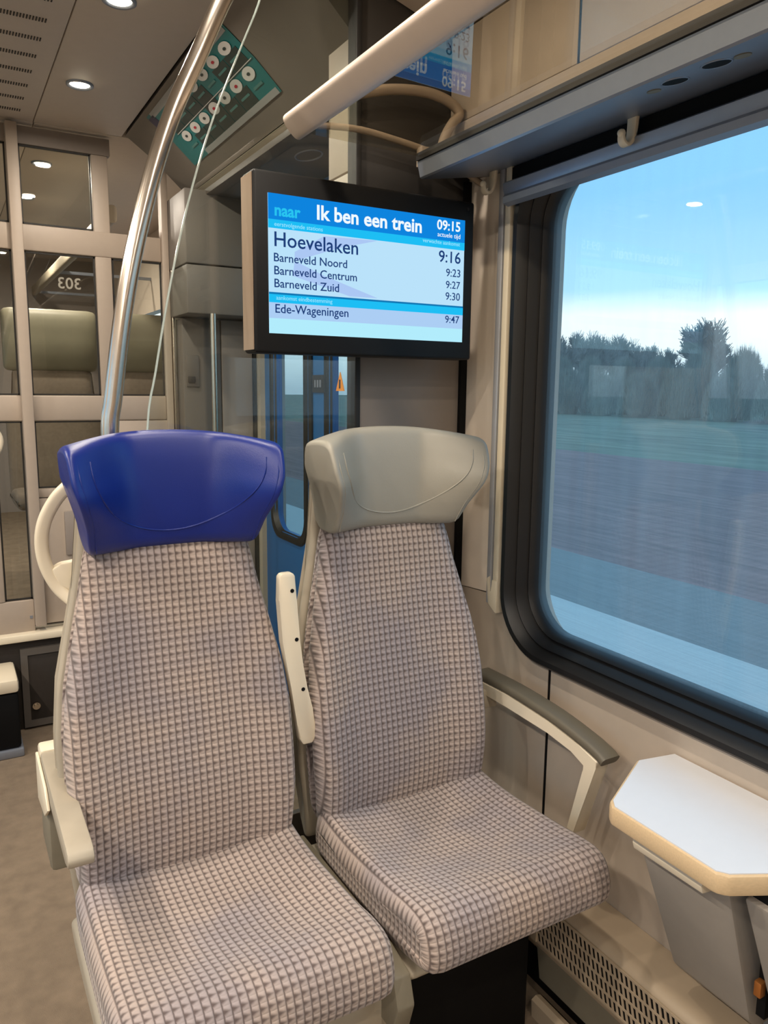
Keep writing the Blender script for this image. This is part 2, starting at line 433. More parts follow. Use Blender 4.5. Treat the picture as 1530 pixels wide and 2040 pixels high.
# lower panels follow the window's rounded corner
arcbl = [p for p in WIN if p[0] > 1.378 - .1401 and p[1] < .702 + .1401]
arcbl = sorted(arcbl, key=lambda p: p[1])       # from bottom up
wallplate('lower_panel', [(YJ + .0045, .20), (1.60, .20), (1.60, .805), (1.378, .818)] + [p for p in arcbl[::-1] if .703 < p[1] < .818] + [(YJ + .0045, .702)], WALLD)
wallplate('lower_panel', [(-.60, .20), (YJ - .0045, .20), (YJ - .0045, .702), (-.60, .702)], WALLD)
wallplate('lower_panel', [(-2.6, .20), (-.603, .20), (-.603, 1.80), (-2.6, 1.80)], WALLD)
wallplate('upper_panel', [(1.40, .822), (1.60, .807), (1.60, 1.80), (1.40, 1.80)], WALLM, WX - .004, .04)
box('joint_shadow_strip', 1.1212, 1.150, YJ - .0044, YJ + .0044, .2, .70, BLACKM, wr)
# cove panels above the luggage rack
for y0, y1 in ((1.149, 1.556), (.2, 1.143), (-.7, .194), (-1.7, -.706), (-2.6, -1.706)):
    box('cove_panel', 1.055, 1.075, y0, y1, 1.893, 2.08, WALLD, wr, .002)
    bm = bmesh.new(); bm_prism(bm, [(1.055, 2.083), (1.075, 2.09), (.66, 2.212), (.645, 2.198)], lambda p: (p[0], y0, p[1]), lambda p: (p[0], y1, p[1])); link('cove_slope', bm, WALLD, wr)
box('cove_ledge', 1.050, 1.075, -2.6, 1.556, 1.795, 1.890, WALLD, wr, .003)
box('corner_gasket', 1.098, 1.1155, 1.549, 1.5595, .20, 1.78, BLACKM, wr)
for yj in (1.146, .197, -.703): box('cove_joint_strip', 1.0562, 1.074, yj - .0028, yj + .0028, 1.893, 2.08, BLACKM, wr)
box('cove_joint', 1.077, 1.119, -2.6, 1.556, 1.79, 2.10, BLACKM, wr)

# window frame and pane
wd = thing('window_1', (1.12, .43, .70), 'large train window with rounded corners in a thick black rubber frame', None, kind='structure')
def loop(off, x): 
    return [(x, p[0], p[1]) for p in rrect(-.52 + off, 1.378 - off, .702 + off, 1.80 - off, .14 - off * .75)]
ring_loft('window_frame', [loop(0, 1.118), loop(0, 1.106), loop(.006, 1.100), loop(.016, 1.102), loop(.024, 1.112), loop(.030, 1.125), loop(.034, 1.123), loop(.038, 1.130), loop(.046, 1.148), loop(.050, 1.146), loop(.054, 1.152), loop(.060, 1.166), loop(.060, 1.190), loop(-.01, 1.190)], BLACK, wd, 30)
bm = bmesh.new(); pts = rrect(-.52 + .056, 1.378 - .056, .702 + .056, 1.80 - .056, .10)
bm_prism(bm, pts, lambda p: (1.168, p[0], p[1]), lambda p: (1.176, p[0], p[1])); link('pane', bm, GL_WIN, wd)
GUIDE = mat('bright guide aluminium', (196, 198, 204), .35, .5, noise=.02)
# blind: bottom bar, side guide, end cap
bl = thing('roller_blind', (1.09, .43, 1.69), 'silver roller blind bar drawn up at the top of the window', 'blind')
prism_y('bottom_bar', [(1.080, 1.697), (1.094, 1.692), (1.098, 1.700), (1.096, 1.733), (1.086, 1.742), (1.078, 1.737), (1.080, 1.722), (1.084, 1.716), (1.079, 1.710)], -.55, 1.385, ALU, bl)
box('blind_cassette', 1.098, 1.1175, -.56, 1.382, 1.736, 1.7715, BLACKM, bl)
gd = thing('blind_guide_rail', (1.105, 1.40, .78), 'slim aluminium blind guide running down the wall beside the window', 'rail')
box('guide_channel', 1.096, 1.1155, 1.403, 1.420, .80, 1.775, GUIDE, gd, .002)
box('guide_channel', 1.096, 1.1155, 1.379, 1.397, .80, 1.775, CREAM, gd, .002)
box('guide_slot', 1.106, 1.1155, 1.395, 1.405, .82, 1.775, GASKET, gd)
prism_x('end_cap', [(1.38, .782), (1.41, .800), (1.418, .86), (1.406, .868), (1.404, .83), (1.398, .83), (1.398, .86), (1.38, .86)], 1.094, 1.118, CREAM, gd, .002)

# other side of the train (behind the picture): wall with windows, rear wall
wl = plate_hole('wall_left', [(-2.6, 0), (6.2, 0), (6.2, 2.0), (-2.6, 2.0)], [rrect(-2.2, -.4, .75, 1.75, .12)[::-1], rrect(-.1, 1.4, .75, 1.75, .12)[::-1], [(2.0, .02), (3.0, .02), (3.0, 1.9), (2.0, 1.9)], rrect(3.6, 5.4, .95, 1.75, .12)[::-1]],
                lambda p, d: (-1.5 - d, p[0], p[1]), .06, WALLD); tag(wl, 'beige wall with windows across the aisle', kind='structure')
o = prism_y('cove_across', [(-1.5, 1.99), (-1.56, 2.0), (-1.56, 2.24), (-1.19, 2.24), (-1.19, 2.198)], -2.6, 6.2, WALLD); tag(o, 'sloped cove above the wall across the aisle', kind='structure')
o = box('wall_back', -1.56, 1.24, -2.66, -2.6, 0, 2.24, WALLD); tag(o, 'plain taupe wall at the near end of the coach', kind='structure')
o = box('wall_end', -1.56, 1.40, 6.2, 6.26, 0, 2.24, PANELG); tag(o, 'grey end wall far beyond the glazed partition', kind='structure')
wf = plate_hole('wall_right_far', [(3.142, 0), (6.2, 0), (6.2, 2.24), (3.142, 2.24)], [rrect(3.6, 5.5, 1.12, 1.75, .1)[::-1]], lambda p, d: (1.16 + d, p[0], p[1]), .06, WALLM)
tag(wf, 'beige window wall in the raised section beyond', kind='structure')

# ------------------------------------------------------------------ vestibule: header, housings, door
hd = thing('door_header', (.9, 2.3, 2.0), 'dark grey sloped header panel over the entrance door', None, kind='structure')
prism_y('header_slope', [(.648, 2.198), (.75, 2.125), (.868, 2.018), (.885, 2.03), (.885, 2.22), (.655, 2.22)], 1.60, 3.05, HEADER, hd)
prism_y('header_trim', [(.866, 2.012), (.880, 2.004), (.888, 2.010), (.876, 2.022)], 1.60, 3.05, SHELL, hd)
box('header_soffit', .88, 1.16, 1.60, 3.05, 1.985, 2.02, DARKG, hd, .002)
bm = bmesh.new(); bm_sweep(bm, [Vector((1.0 + .035 * math.cos(a * math.pi / 12), 2.22 + .06 * math.sin(a * math.pi / 12), 1.984)) for a in range(25)], circ(.003, 6), Vector((0, 0, 1)))
link('soffit_ring', bm, ALU, hd, smooth=True)

hn = thing('pillar_near', (.97, 1.64, 0), 'door pillar behind the display with pale side housing', None, kind='structure')
box('pillar_panel', .826, 1.16, PY0, PY0 + .035, 0, 1.66, PANELG, hn, .002); box('pillar_panel', .826, 1.16, PY0, PY0 + .035, 1.663, 2.22, mat('shade darkened panel', (52, 48, 44), .5, noise=.03), hn, .002)  # upper panel coloured darker to carry the shade above the display
box('housing', .828, 1.16, PY0 + .037, 1.725, 1.782, 2.065, mat('pale housing', (202, 188, 172), .5, noise=.02), hn, .002)
box('housing', .828, 1.16, PY0 + .037, 1.725, 1.55, 1.778, mat('pale housing', (202, 188, 172), .5, noise=.02), hn, .002)
box('gasket', .812, .8255, PY0 - .006, PY0 + .036, 0, 2.18, GASKET, hn, .002)
box('pillar_core', .85, 1.16, PY0 + .037, 1.62, 0, 1.548, SHELL, hn)
box('red_stripe', .842, .849, 1.60, 1.618, 1.30, 1.50, RED, hn)

HOUSG = mat('far housing grey', (116, 110, 104), .5, noise=.03)
hf = thing('pillar_far', (.95, 2.95, 0), 'far door pillar with grey housing box and lower panel', None, kind='structure')
box('housing', .80, 1.16, 2.85, 3.09, 1.742, 2.0, HOUSG, hf, .006)
box('housing', .80, 1.16, 2.85, 3.09, 1.565, 1.738, HOUSG, hf, .006)
box('pillar_panel', .82, .97, 3.0, 3.09, 0, 1.56, DARKG, hf, .004)
box('pillar_panel', .973, 1.10, 3.0, 3.09, 0, 1.56, PANELG, hf, .004)
box('gasket', 1.102, 1.112, 2.99, 3.05, 0, 1.56, GASKET, hf)
box('emergency_plate', .83, .88, 2.992, 2.999, 1.30, 1.42, DARKG, hf, .003)
box('call_button', .835, .862, 2.985, 2.992, 1.315, 1.34, GASKET, hf, .002)
p = thing('grab_pole', (.885, 2.82, 0), 'thin straight steel grab pole under the far housing', 'pole')
sweep('tube', [(.885, 2.82, 0), (.885, 2.82, .6), (.885, 2.82, 1.2), (.885, 2.82, 1.565)], circ(.011, 12), STEEL, p)
disc('foot_flange', (.885, 2.82, 0), .022, .01, 'z', STEEL, p)

dr = thing('door_1', (1.14, 2.5, 0), 'blue double entrance door with black rubber framed glass', None, kind='structure')
DX = 1.135
box('door_trim', DX - .02, DX + .02, 2.955, 3.02, 0, 1.98, SHELL, dr)
def leaf(y0, y1, wy0, wy1):
    lf = plate_hole('door_leaf', [(y0, .02), (y1, .02), (y1, 1.975), (y0, 1.975)], [rrect(wy0, wy1, .74, 1.85, .07)[::-1]], lambda p, d: (DX + d, p[0], p[1]), .035, DOORB, dr)
    def lp(off, x): return [(x, q[0], q[1]) for q in rrect(wy0 - .03 + off, wy1 + .03 - off, .71 + off, 1.88 - off, .085)]
    ring_loft('window_rubber', [lp(0, DX + .001), lp(.004, DX - .008), lp(.024, DX - .008), lp(.034, DX + .01)], BLACK, lf)
    b_ = bmesh.new(); bm_prism(b_, rrect(wy0 - .01, wy1 + .01, .73, 1.86, .07), lambda q: (DX + .015, q[0], q[1]), lambda q: (DX + .020, q[0], q[1])); link('pane', b_, GL_DOOR, lf)
    return lf
leaf(2.52, 2.955, 2.565, 2.86)
leaf(1.99, 2.49, 2.05, 2.36)
box('centre_seal', DX - .006, DX + .03, 2.491, 2.519, .02, 1.975, BLACK, dr)
box('notice_plate', DX - .006, DX - .001, 2.385, 2.485, 1.285, 1.345, GASKET, dr)
for i, y in enumerate((2.458, 2.437, 2.416)):
    box('notice_mark', DX - .008, DX - .006, y - .006, y + .006, 1.303, 1.328, ALU, dr)
prism_x('warning_triangle', [(2.283, 1.292), (2.225, 1.292), (2.254, 1.352)], DX - .013, DX - .010, ORANGE, dr)
box('warning_triangle_mark', DX - .0145, DX - .013, 2.250, 2.258, 1.30, 1.328, GASKET, dr)
o = box('door_threshold', 1.10, 1.24, 1.98, 3.02, -.03, .018, ALU); tag(o, 'aluminium threshold at the entrance door', kind='structure')

# poster on the header slope (a flat print)
po = thing('safety_poster', (.75, 2.3, 2.1), 'teal information poster of white ovals on the sloped door header', 'poster')
A = Vector((.662, 0, 2.186)); B = Vector((.822, 0, 2.058))
nrm = Vector((-(B - A).z, 0, (B - A).x)).normalized() * -1
if nrm.z > 0: nrm = -nrm
def hdr(t, y, d=.0):
    # slope point, t 0..1 from upper to lower edge, following the header's two facets
    x = .662 + .16 * t
    z = 2.198 + (x - .648) * (2.125 - 2.198) / .102 if x < .75 else 2.125 + (x - .75) * (2.018 - 2.125) / .118
    return Vector((x, y, z)) + nrm * (.0022 + d)
TEAL = mat('poster teal', (20, 108, 110), .35, noise=.05); TEALD = mat('poster dark green', (34, 52, 50), .35, noise=.05); PWH = mat('poster white', (205, 205, 200), .4, noise=.02)
PGR = mat('poster silver band', (150, 152, 150), .4, noise=.02); PTX = mat('poster small print', (70, 120, 116), .4, noise=.02); PNV = mat('poster navy', (40, 38, 70), .4, noise=.02)
def pq(name, t0, t1, y0, y1, d, m):
    b_ = bmesh.new(); ts = sorted({t0, t1} | ({.55} if t0 < .55 < t1 else set()))
    top = [[b_.verts.new(hdr(t, y, d)) for y in (y0, y1)] for t in ts]; bot = [[b_.verts.new(hdr(t, y, d - .0009)) for y in (y0, y1)] for t in ts]
    for i in range(len(ts) - 1):
        b_.faces.new((top[i][0], top[i][1], top[i + 1][1], top[i + 1][0])); b_.faces.new((bot[i][0], bot[i + 1][0], bot[i + 1][1], bot[i][1]))
        for e in (0, 1): b_.faces.new((top[i][e], top[i + 1][e], bot[i + 1][e], bot[i][e]))
    for i in (0, -1): b_.faces.new((top[i][0], top[i][1], bot[i][1], bot[i][0]))
    return link(name, b_, m, po)
pq('sheet', 0, 1, 1.99, 2.78, 0, TEAL)
pq('header_band', .0, .10, 2.0, 2.74, .001, PGR); pq('footer_band', .92, 1.0, 2.0, 2.62, .001, PGR)
pq('corner_logo', .05, .24, 2.725, 2.78, .001, PNV); pq('corner_logo', .24, .36, 2.725, 2.78, .001, ORANGE)
random.seed(4)
for r_ in range(2):
    for q in range(7):
        t0 = .13 + r_ * .40; y1 = 2.70 - q * .098; y0 = y1 - .094
        if (q + r_) % 3 != 1: pq('cell', t0 + .16, t0 + .385, y0, y1, .001, TEALD)
        elif q % 2: pq('cell', t0, t0 + .385, y0, y1, .001, TEALD)
        b_ = bmesh.new(); tc_, yc = t0 + .09, (y0 + y1) / 2
        vs = [b_.verts.new(hdr(tc_ + .080 * math.cos(a * math.pi / 8), yc + .036 * math.sin(a * math.pi / 8), .002)) for a in range(16)]
        b_.faces.new(vs); ov = link('oval', b_, PWH, po)
        b_ = bmesh.new(); vs = [b_.verts.new(hdr(tc_ + .02 * math.cos(a * math.pi / 4), yc + .010 * math.sin(a * math.pi / 4), .003)) for a in range(8)]; b_.faces.new(vs); link('pictogram', b_, RED if q % 2 else TEALD, ov)
        pq('text_line', t0 + .24, t0 + .27, yc - .03, yc + .03, .002, PTX)
pq('rule', .515, .525, 2.0, 2.70, .002, PWH)

# ------------------------------------------------------------------ glass partition with curved pole
FR = Vector((0, 1, 0))
pp = [(.266, 1.50, 0), (.266, 1.50, .3), (.266, 1.50, .6), (.266, 1.50, .9)] + [tuple(on_y(u, v, 1.50)) for u, v in ((219, 880), (226, 790), (243, 640), (263, 520), (290, 400), (318, 300), (352, 205), (395, 110), (440, 8))] + [(.562, 1.50, 2.12), (.605, 1.50, 2.2)]
gp = thing('curved_grab_pole', (.266, 1.50, 0), 'thick curved stainless steel pole rising behind the blue headrest', 'pole')
sweep('tube', smooth_path(pp, 6), circ(.0165, 20), STEEL, gp, smooth_path and FR)
disc('foot_flange', (.266, 1.50, 0), .035, .012, 'z', STEEL, gp); disc('ceiling_flange', (.605, 1.50, 2.188), .035, .012, 'z', STEEL, gp)
edge = smooth_path([(.322, 0, .30), (.328, 0, .6), (.338, 0, .9)] + [(q.x, 0, q.z) for q in (on_y(u, v, 1.545) for u, v in ((298, 860), (315, 740), (338, 600), (365, 465), (398, 335), (438, 210), (489, 82)))] + [(q.x, 0, q.z) for q in (on_y(522, 0, 1.545),)] + [(.625, 0, 2.14)], 4)
pg = thing('glass_screen', (.58, 1.55, .3), 'clear glass draught screen behind the two seats', 'glass screen')
bm = bmesh.new(); pts = [(q.x, q.z) for q in edge] + [(.66, 2.16), (.813, 2.16), (.813, .30)]
bm_prism(bm, pts, lambda q: (q[0], 1.556, q[1]), lambda q: (q[0], 1.566, q[1])); link('pane', bm, GL_PART, pg)
EDGE = mat('polished glass edge', (190, 205, 200), .2, noise=.02)
sweep('polished_edge', [(q.x - .001, 1.561, q.z) for q in edge], rrect2(.0012, .0052, .0006, 2), EDGE, pg, FR)
box('base_channel', .33, .82, 1.552, 1.570, 0, .31, DARKG, pg, .002)
# ------------------------------------------------------------------ far glazed partition
FY = 3.10
fp = thing('wall_far', (.45, FY, 0), 'pale framed glazed partition on a white ledge at the vestibule end', None, kind='structure')
box('post', .252, .290, FY - .035, FY + .03, .40, 2.19, FRAMEW, fp, .004)
box('post', .532, .590, FY, FY + .03, 1.21, 2.13, FRAMEW, fp, .004)
box('post', .775, .80, FY - .02, FY + .03, .38, 2.19, FRAMEW, fp, .004)
box('steel_edge', .802, .812, FY - .03, FY + .03, .38, 2.0, STEEL, fp, .002)
box('rail', -.30, .775, FY - .004, FY + .03, 1.772, 1.862, FRAMEW, fp, .006)
box('rail', -.30, .775, FY - .006, FY + .03, 1.170, 1.262, FRAMEW, fp, .006)
box('rail', -.30, .60, FY, FY + .03, 2.13, 2.19, PANELG, fp, .003)
box('rail', .292, .56, FY, FY + .03, .885, .918, FRAMEW, fp, .003)
box('rail', -.30, .252, FY - .01, FY + .03, .375, .50, FRAMEW, fp, .003)
box('post', .10, .155, FY - .009, FY + .03, .501, 1.169, FRAMEW, fp, .003)
box('panel', .292, .56, FY - .003, FY + .03, .40, .882, FRAMEW, fp, .003)
box('panel', .562, .80, FY - .003, FY + .03, .40, 1.168, FRAMEW, fp, .003)
for x0, x1, z0, z1 in ((.292, .53, 1.864, 2.128), (-.30, .25, 1.864, 2.128), (.292, .53, 1.264, 1.770), (.592, .773, 1.264, 1.770), (-.30, .25, 1.264, 1.770), (.157, .25, .502, 1.168), (.292, .56, .920, 1.168)):
    box('pane', x0 - .004, x1 + .004, FY + .010, FY + .016, z0 - .004, z1 + .004, GL_FAR, fp)
    b_ = bmesh.new()
    for a in ((x0, x0 + .005, z0, z1), (x1 - .005, x1, z0, z1), (x0, x1, z0, z0 + .005), (x0, x1, z1 - .005, z1)): bm_box(b_, a[0], a[1], FY + .004, FY + .012, a[2], a[3])
    link('pane_gasket', b_, GASKET, fp)
box('ledge', -.30, .82, FY - .05, FY + .06, .352, .380, CREAM, fp, .006)
box('panel_cover', .375, .47, FY - .016, FY - .004, .66, .83, PANELG, fp, .004)
box('ledge_foot', .235, .245, FY - .013, FY - .010, .43, .44, ALU, fp)
tx = text_mesh('pane_number', '303', mat('pane print grey', (150, 146, 134), .6, noise=.02), fp, on_y(163, 577, FY + .009), .078, .05, (math.pi / 2, 0, math.pi), .0006)
rh = thing('grab_ring', (.13, FY - .03, 1.10), 'small cream grab handle on the glazed partition post by the aisle', 'handle')
sweep('ring', smooth_path([(.125, FY - .008, 1.165), (.150, FY - .035, 1.15), (.172, FY - .04, 1.115), (.168, FY - .04, 1.075), (.145, FY - .035, 1.045), (.125, FY - .008, 1.03)], 5), circ(.011, 10), CREAM, rh, FR)
cb = thing('equipment_cabinet', (.4, FY, 0), 'dark low equipment cabinet with silver lock below the white ledge', 'cabinet')
DCAR = mat('dark carpeted panel', (46, 40, 35), .9, noise=.1, nscale=60)
box('body', -.30, .82, FY - .02, FY + .06, 0, .352, DCAR, cb, .002)
dd = box('cabinet_door', .215, .52, FY - .032, FY - .0205, .035, .295, DCAR, cb, .002)
b_ = bmesh.new()
for a in ((.192, .216, .01, .32), (.52, .545, .01, .32), (.216, .52, .01, .036), (.216, .52, .294, .32)): bm_box(b_, a[0], a[1], FY - .036, FY - .02, a[2], a[3])
link('door_frame', b_, DARKG, cb, auto=35)
disc('lock_knob', (.236, FY - .045, .093), .014, .014, 'y', STEEL, dd); disc('lock_knob_cap', (.236, FY - .052, .093), .009, .008, 'y', STEEL, dd)
sb = thing('step_box', (.05, 2.93, 0), 'low black box with pale top standing before the cabinet', 'box')
box('body', -.25, .165, 2.85, 3.06, .03, .235, BLACKM, sb, .012); box('top', -.25, .168, 2.845, 3.06, .236, .285, CREAM, sb, .012); box('kick_strip', -.25, .172, 2.842, 3.06, .0, .031, ALU, sb, .006)

# seats, rack and lamps in the raised section beyond
HEADFAR = mat('olive leather', (128, 124, 106), .5, noise=.04); FARC = mat('taupe moquette', (120, 108, 96), .9, noise=.1, nscale=80)
def far_seat(cx, y, label):
    t = thing('train_seat', (cx, y, .375), label, 'seat', 'seats beyond the glazed partition')
    def pil(n, prof, w, r, m): return pillow(n, resample(chaikin(prof, 2), .03), (w if callable(w) else (lambda a, b: w)), r, m, t, cx, nx=10)
    pil('headrest', [(y, 1.36), (y - .01, 1.5), (y, 1.63), (y + .08, 1.63), (y + .09, 1.36)], .195, .03, HEADFAR)
    pil('backrest', [(y - .02, .85), (y, 1.10), (y, 1.37), (y + .08, 1.37), (y + .06, .80), (y, .80)], lambda a, b: .20 if b < 1.2 else .165, .03, FARC)
    pil('seat_cushion', [(y + .03, .86), (y - .45, .88), (y - .47, .80), (y + .03, .78)], .205, .03, FARC)
    box('pedestal', cx - .15, cx + .15, y - .35, y - .05, .375, .79, DARKG, t, .01)
    return t
far_seat(.44, 3.72, 'olive headrest train seat beyond the pane marked with a number')
far_seat(.90, 3.72, 'olive headrest train seat beyond the partition, next to the far wall')
fr = thing('luggage_rack', (.66, 4.6, 1.95), 'pale luggage rack bar running along the raised section beyond', 'luggage rack')
sweep('front_bar', [(.632, 3.27, 1.965), (.632, 4.6, 1.965), (.632, 6.15, 1.965)], rrect2(.018, .034, .016), SHELL, fr, Vector((0, 0, 1)))
for y in (3.6, 4.9, 6.0): box('bracket', .63, 1.158, y, y + .02, 1.935, 1.951, ALU, fr)

# ------------------------------------------------------------------ ceiling downlights
LENS = emat('lamp lens', (1.0, .88, .66), 14.0)
def downlight(x, y, label, w=1.0, grp='ceiling downlights'):
    t = thing('ceiling_downlight', (x, y, 2.2), label, 'downlight', grp)
    b_ = bmesh.new(); R = []
    for r, z in ((.040, 2.2005), (.040, 2.195), (.036, 2.193), (.030, 2.196), (.028, 2.2005)):
        R.append([b_.verts.new((x + r * math.cos(2 * math.pi * i / 20), y + r * math.sin(2 * math.pi * i / 20), z)) for i in range(20)])
    for a, b in zip(R, R[1:]):
        for i in range(20): b_.faces.new((a[i], a[(i + 1) % 20], b[(i + 1) % 20], b[i]))
    link('bezel', b_, ALU, t, smooth=True)
    disc('lens', (x, y, 2.1975), .0275, .002, 'z', LENS, t)
    ld = bpy.data.lights.new('downlight_bulb', 'AREA'); ld.shape = 'DISK'; ld.size = .055; ld.energy = LAMP_W * w; ld.color = LAMP_COL; ld.spread = math.radians(175)
    lo = bpy.data.objects.new('downlight_bulb', ld); COL.objects.link(lo); lo.location = (x, y, 2.190)
    lo.parent = t; lo.matrix_parent_inverse = t.matrix_world.inverted()
    return t
for y, lb in ((2.035, 'ceiling downlight over the vestibule, nearer the glass screen'), (2.63, 'ceiling downlight over the vestibule, nearer the glazed partition')):
    downlight(.43, y, lb)
for y in (3.60, 4.27, 5.0): downlight(.425, y, 'ceiling downlight beyond the glazed partition', w=1.8, grp='downlights beyond the partition')
for y in (1.42, .80, .18, -.44, -1.06, -1.9): downlight(.43, y, 'ceiling downlight in the row over the seats')
for y in (2.63, 2.035, 1.42, .80, .18, -.44, -1.06, -1.9): downlight(-.86, y, 'ceiling downlight in the row across the aisle', 2.1)

# ------------------------------------------------------------------ luggage rack over the seats
rk = thing('luggage_rack', (.92, .5, 1.77), 'luggage rack with smoked glass shelf and rounded pale front bar over the seats', 'luggage rack')
bar = []
for i in range(20):
    a = 2 * math.pi * i / 20; ca, sa = math.cos(a), math.sin(a)
    ex, ez = .026 * (abs(ca) ** .7) * (1 if ca > 0 else -1), .013 * (abs(sa) ** .8) * (1 if sa > 0 else -1)
    th = math.radians(-48); bar.append((.632 + ex * math.cos(th) - ez * math.sin(th), 1.802 + ex * math.sin(th) + ez * math.cos(th)))
prism_y('front_bar', bar, -1.2, 1.475, mat('rack bar pale plastic', (196, 180, 166), .4, noise=.02), rk, 40)
prism_y('glass_shelf', [(.640, 1.790), (.640, 1.797), (.935, 1.792), (.935, 1.785)], -1.2, 1.46, GL_SHELF, rk)
prism_y('shelf_gasket', [(.916, 1.781), (.940, 1.781), (.940, 1.797), (.916, 1.796)], -1.2, 1.478, GASKET, rk)
prism_y('wall_rail', [(.920, 1.780), (.928, 1.750), (.932, 1.747), (1.085, 1.772), (1.118, 1.778), (1.118, 1.792), (.940, 1.7805)], -1.2, 1.48, ALU, rk, 20)
def soff(x): return 1.747 + (x - .932) * (.025 / .153)
for (u, v, r, m, nm) in ((1345, 162, .0185, BLACK, 'vent_hole'), (1428, 127, .0195, BLACK, 'vent_hole'), (1303, 181, .0105, OLIVE, 'screw_cover'), (1480, 110, .0115, OLIVE, 'screw_cover')):
    rr = ray(u, v); X = (soff(0) - EYE.z) / (rr.z / rr.x - .025 / .153); y = X * rr.y / rr.x; z = soff(X)
    b_ = bmesh.new(); sl = .025 / .153
    tilt = lambda p, d: (X + p[0], y + p[1], z + p[0] * sl - d)
    if nm == 'vent_hole':
        R = []
        for rad, d in ((r * 1.12, -.002), (r * 1.12, .0012), (r, .0012), (r * .96, .0002)): R.append([b_.verts.new(tilt(p, d)) for p in circ(rad, 20)])
        for a, b in zip(R, R[1:]):
            for i in range(20): b_.faces.new((a[i], a[(i + 1) % 20], b[(i + 1) % 20], b[i]))
        h_ = link(nm, b_, ALU, rk, smooth=True)
        b_ = bmesh.new(); bm_prism(b_, circ(r, 20), lambda p: tilt(p, -.001), lambda p: tilt(p, .0006)); link('dark_cavity', b_, BLACKM, h_)
    else:
        bm_prism(b_, circ(r, 16), lambda p: tilt(p, -.001), lambda p: tilt(p, .0015)); link(nm, b_, m, rk)
YB = 1.50
RB = mat('rack bracket', (176, 158, 138), .45, noise=.02)
sweep('bracket_arm', smooth_path([(.64, YB, 1.815), (.772, YB, 1.829), (.87, YB, 1.824), (.97, YB, 1.811), (1.05, YB, 1.787), (1.116, YB, 1.762)], 5), circ(.007, 10), RB, rk, FR)
sweep('bracket_bow', smooth_path([(.64, YB, 1.812), (.715, YB, 1.863), (.772, YB, 1.892), (.866, YB, 1.921), (.954, YB, 1.931), (1.015, YB, 1.922), (1.040, YB, 1.902), (1.022, YB, 1.880), (1.004, YB, 1.850), (.99, YB, 1.808)], 6), circ(.011, 10), RB, rk, FR)
box('bracket_foot', .93, .95, 1.478, YB, 1.775, 1.815, RB, rk, .002)
def hook(y, label):
    t = thing('coat_hook', (1.09, y, 1.77), label, 'hook', 'coat hooks under the rack')
    pth = smooth_path([(1.083, y, 1.776), (1.082, y, 1.755), (1.078, y, 1.735), (1.068, y, 1.725), (1.058, y, 1.730), (1.056, y, 1.742)], 4)
    sweep('hook_arm', pth, rrect2(.004, .0095, .003, 2), CREAM, t, FR, scale=lambda q: 1.2 - .45 * q)
    bm2 = bmesh.new(); bmesh.ops.create_icosphere(bm2, subdivisions=2, radius=.0075, matrix=Matrix.Translation((1.056, y, 1.742))); link('hook_tip', bm2, CREAM, t, smooth=True)
hook(1.030, 'small pale coat hook in front of the window blind')
hook(1.425, 'small pale coat hook at the top of the blind guide rail')

# ------------------------------------------------------------------ passenger information display
SY = 1.42
ds = thing('information_display', (.78, SY + .06, 1.36), 'black passenger information display listing the next stations', 'display')
ca = on_y(507, 352, SY); cb_ = on_y(938, 712, SY)
X0, X1, Z0, Z1 = .527, 1.032, 1.366, 1.700
CASE = box('casing', X0, X1, SY, SY + .062, Z0, Z1, BOXBLK, ds, .006, 3)
prism_x('side_panel', [(SY + .006, Z0 + .006), (SY + .060, Z0 + .006), (SY + .060, Z1 - .006), (SY + .006, Z1 - .006)], X0 - .002, X0 + .001, mat('side panel bronze', (176, 154, 132), .35, .3, noise=.03), ds)
box('mount', .66, .92, SY + .062, 1.5555, 1.45, 1.62, BLACKM, ds)
sx0, sx1 = .5555, 1.0055; sz0, sz1 = 1.4035, 1.6595
ES = 1.0
screen = box('screen', sx0, sx1, SY - .0015, SY + .001, sz0, sz1, emat('screen white', (186, 226, 250), ES), ds)
disc('sensor', (X1 - .018, SY - .0015, Z1 - .016), .003, .002, 'y', GASKET, ds, 10)
def crop(cx_, cy_): return 440 + cx_ * .366, 330 + cy_ * .366
def zl(cy_): return on_y(*crop(254, cy_), SY).z
def band(n, za, zb, rgb, s=ES): return box(n, sx0, sx1, SY - .0021, SY - .0012, zb, za, emat('screen ' + n + str(rgb), rgb, s), ds)
def poly(n, pts, rgb, d=.0021):
    P3 = [on_y(*crop(*q), SY) for q in pts]
    b_ = bmesh.new(); bm_prism(b_, [(min(max(q.x, sx0), sx1), min(max(q.z, sz0), sz1)) for q in P3], lambda q: (q[0], SY - d, q[1]), lambda q: (q[0], SY - d + .0006, q[1]))
    return link(n, b_, emat('screen ' + n, rgb, ES), ds)
band('title_band', sz1, zl(288), (14, 132, 222))
band('caption_band', zl(288), zl(336), (30, 190, 244))
band('caption_rule', zl(686), zl(697), (18, 120, 180)); band('caption_band', zl(697), zl(742), (30, 190, 244))
band('terminus_row', zl(742), zl(828), (172, 206, 244))
band('blank_row', zl(828), sz0, (178, 236, 252))
poly('arrow_pattern', [(560, 385), (850, 410), (640, 450), (400, 520), (400, 470)], (172, 200, 244)); poly('arrow_tail', [(400, 520), (560, 600), (850, 722), (700, 712), (390, 600)], (172, 200, 244))
WT = emat('screen lettering white', (240, 250, 255), ES); NV = emat('screen lettering navy', (30, 62, 120), ES); CY = emat('screen lettering cyan', (40, 196, 240), ES); PC = emat('screen lettering pale', (150, 228, 255), ES)
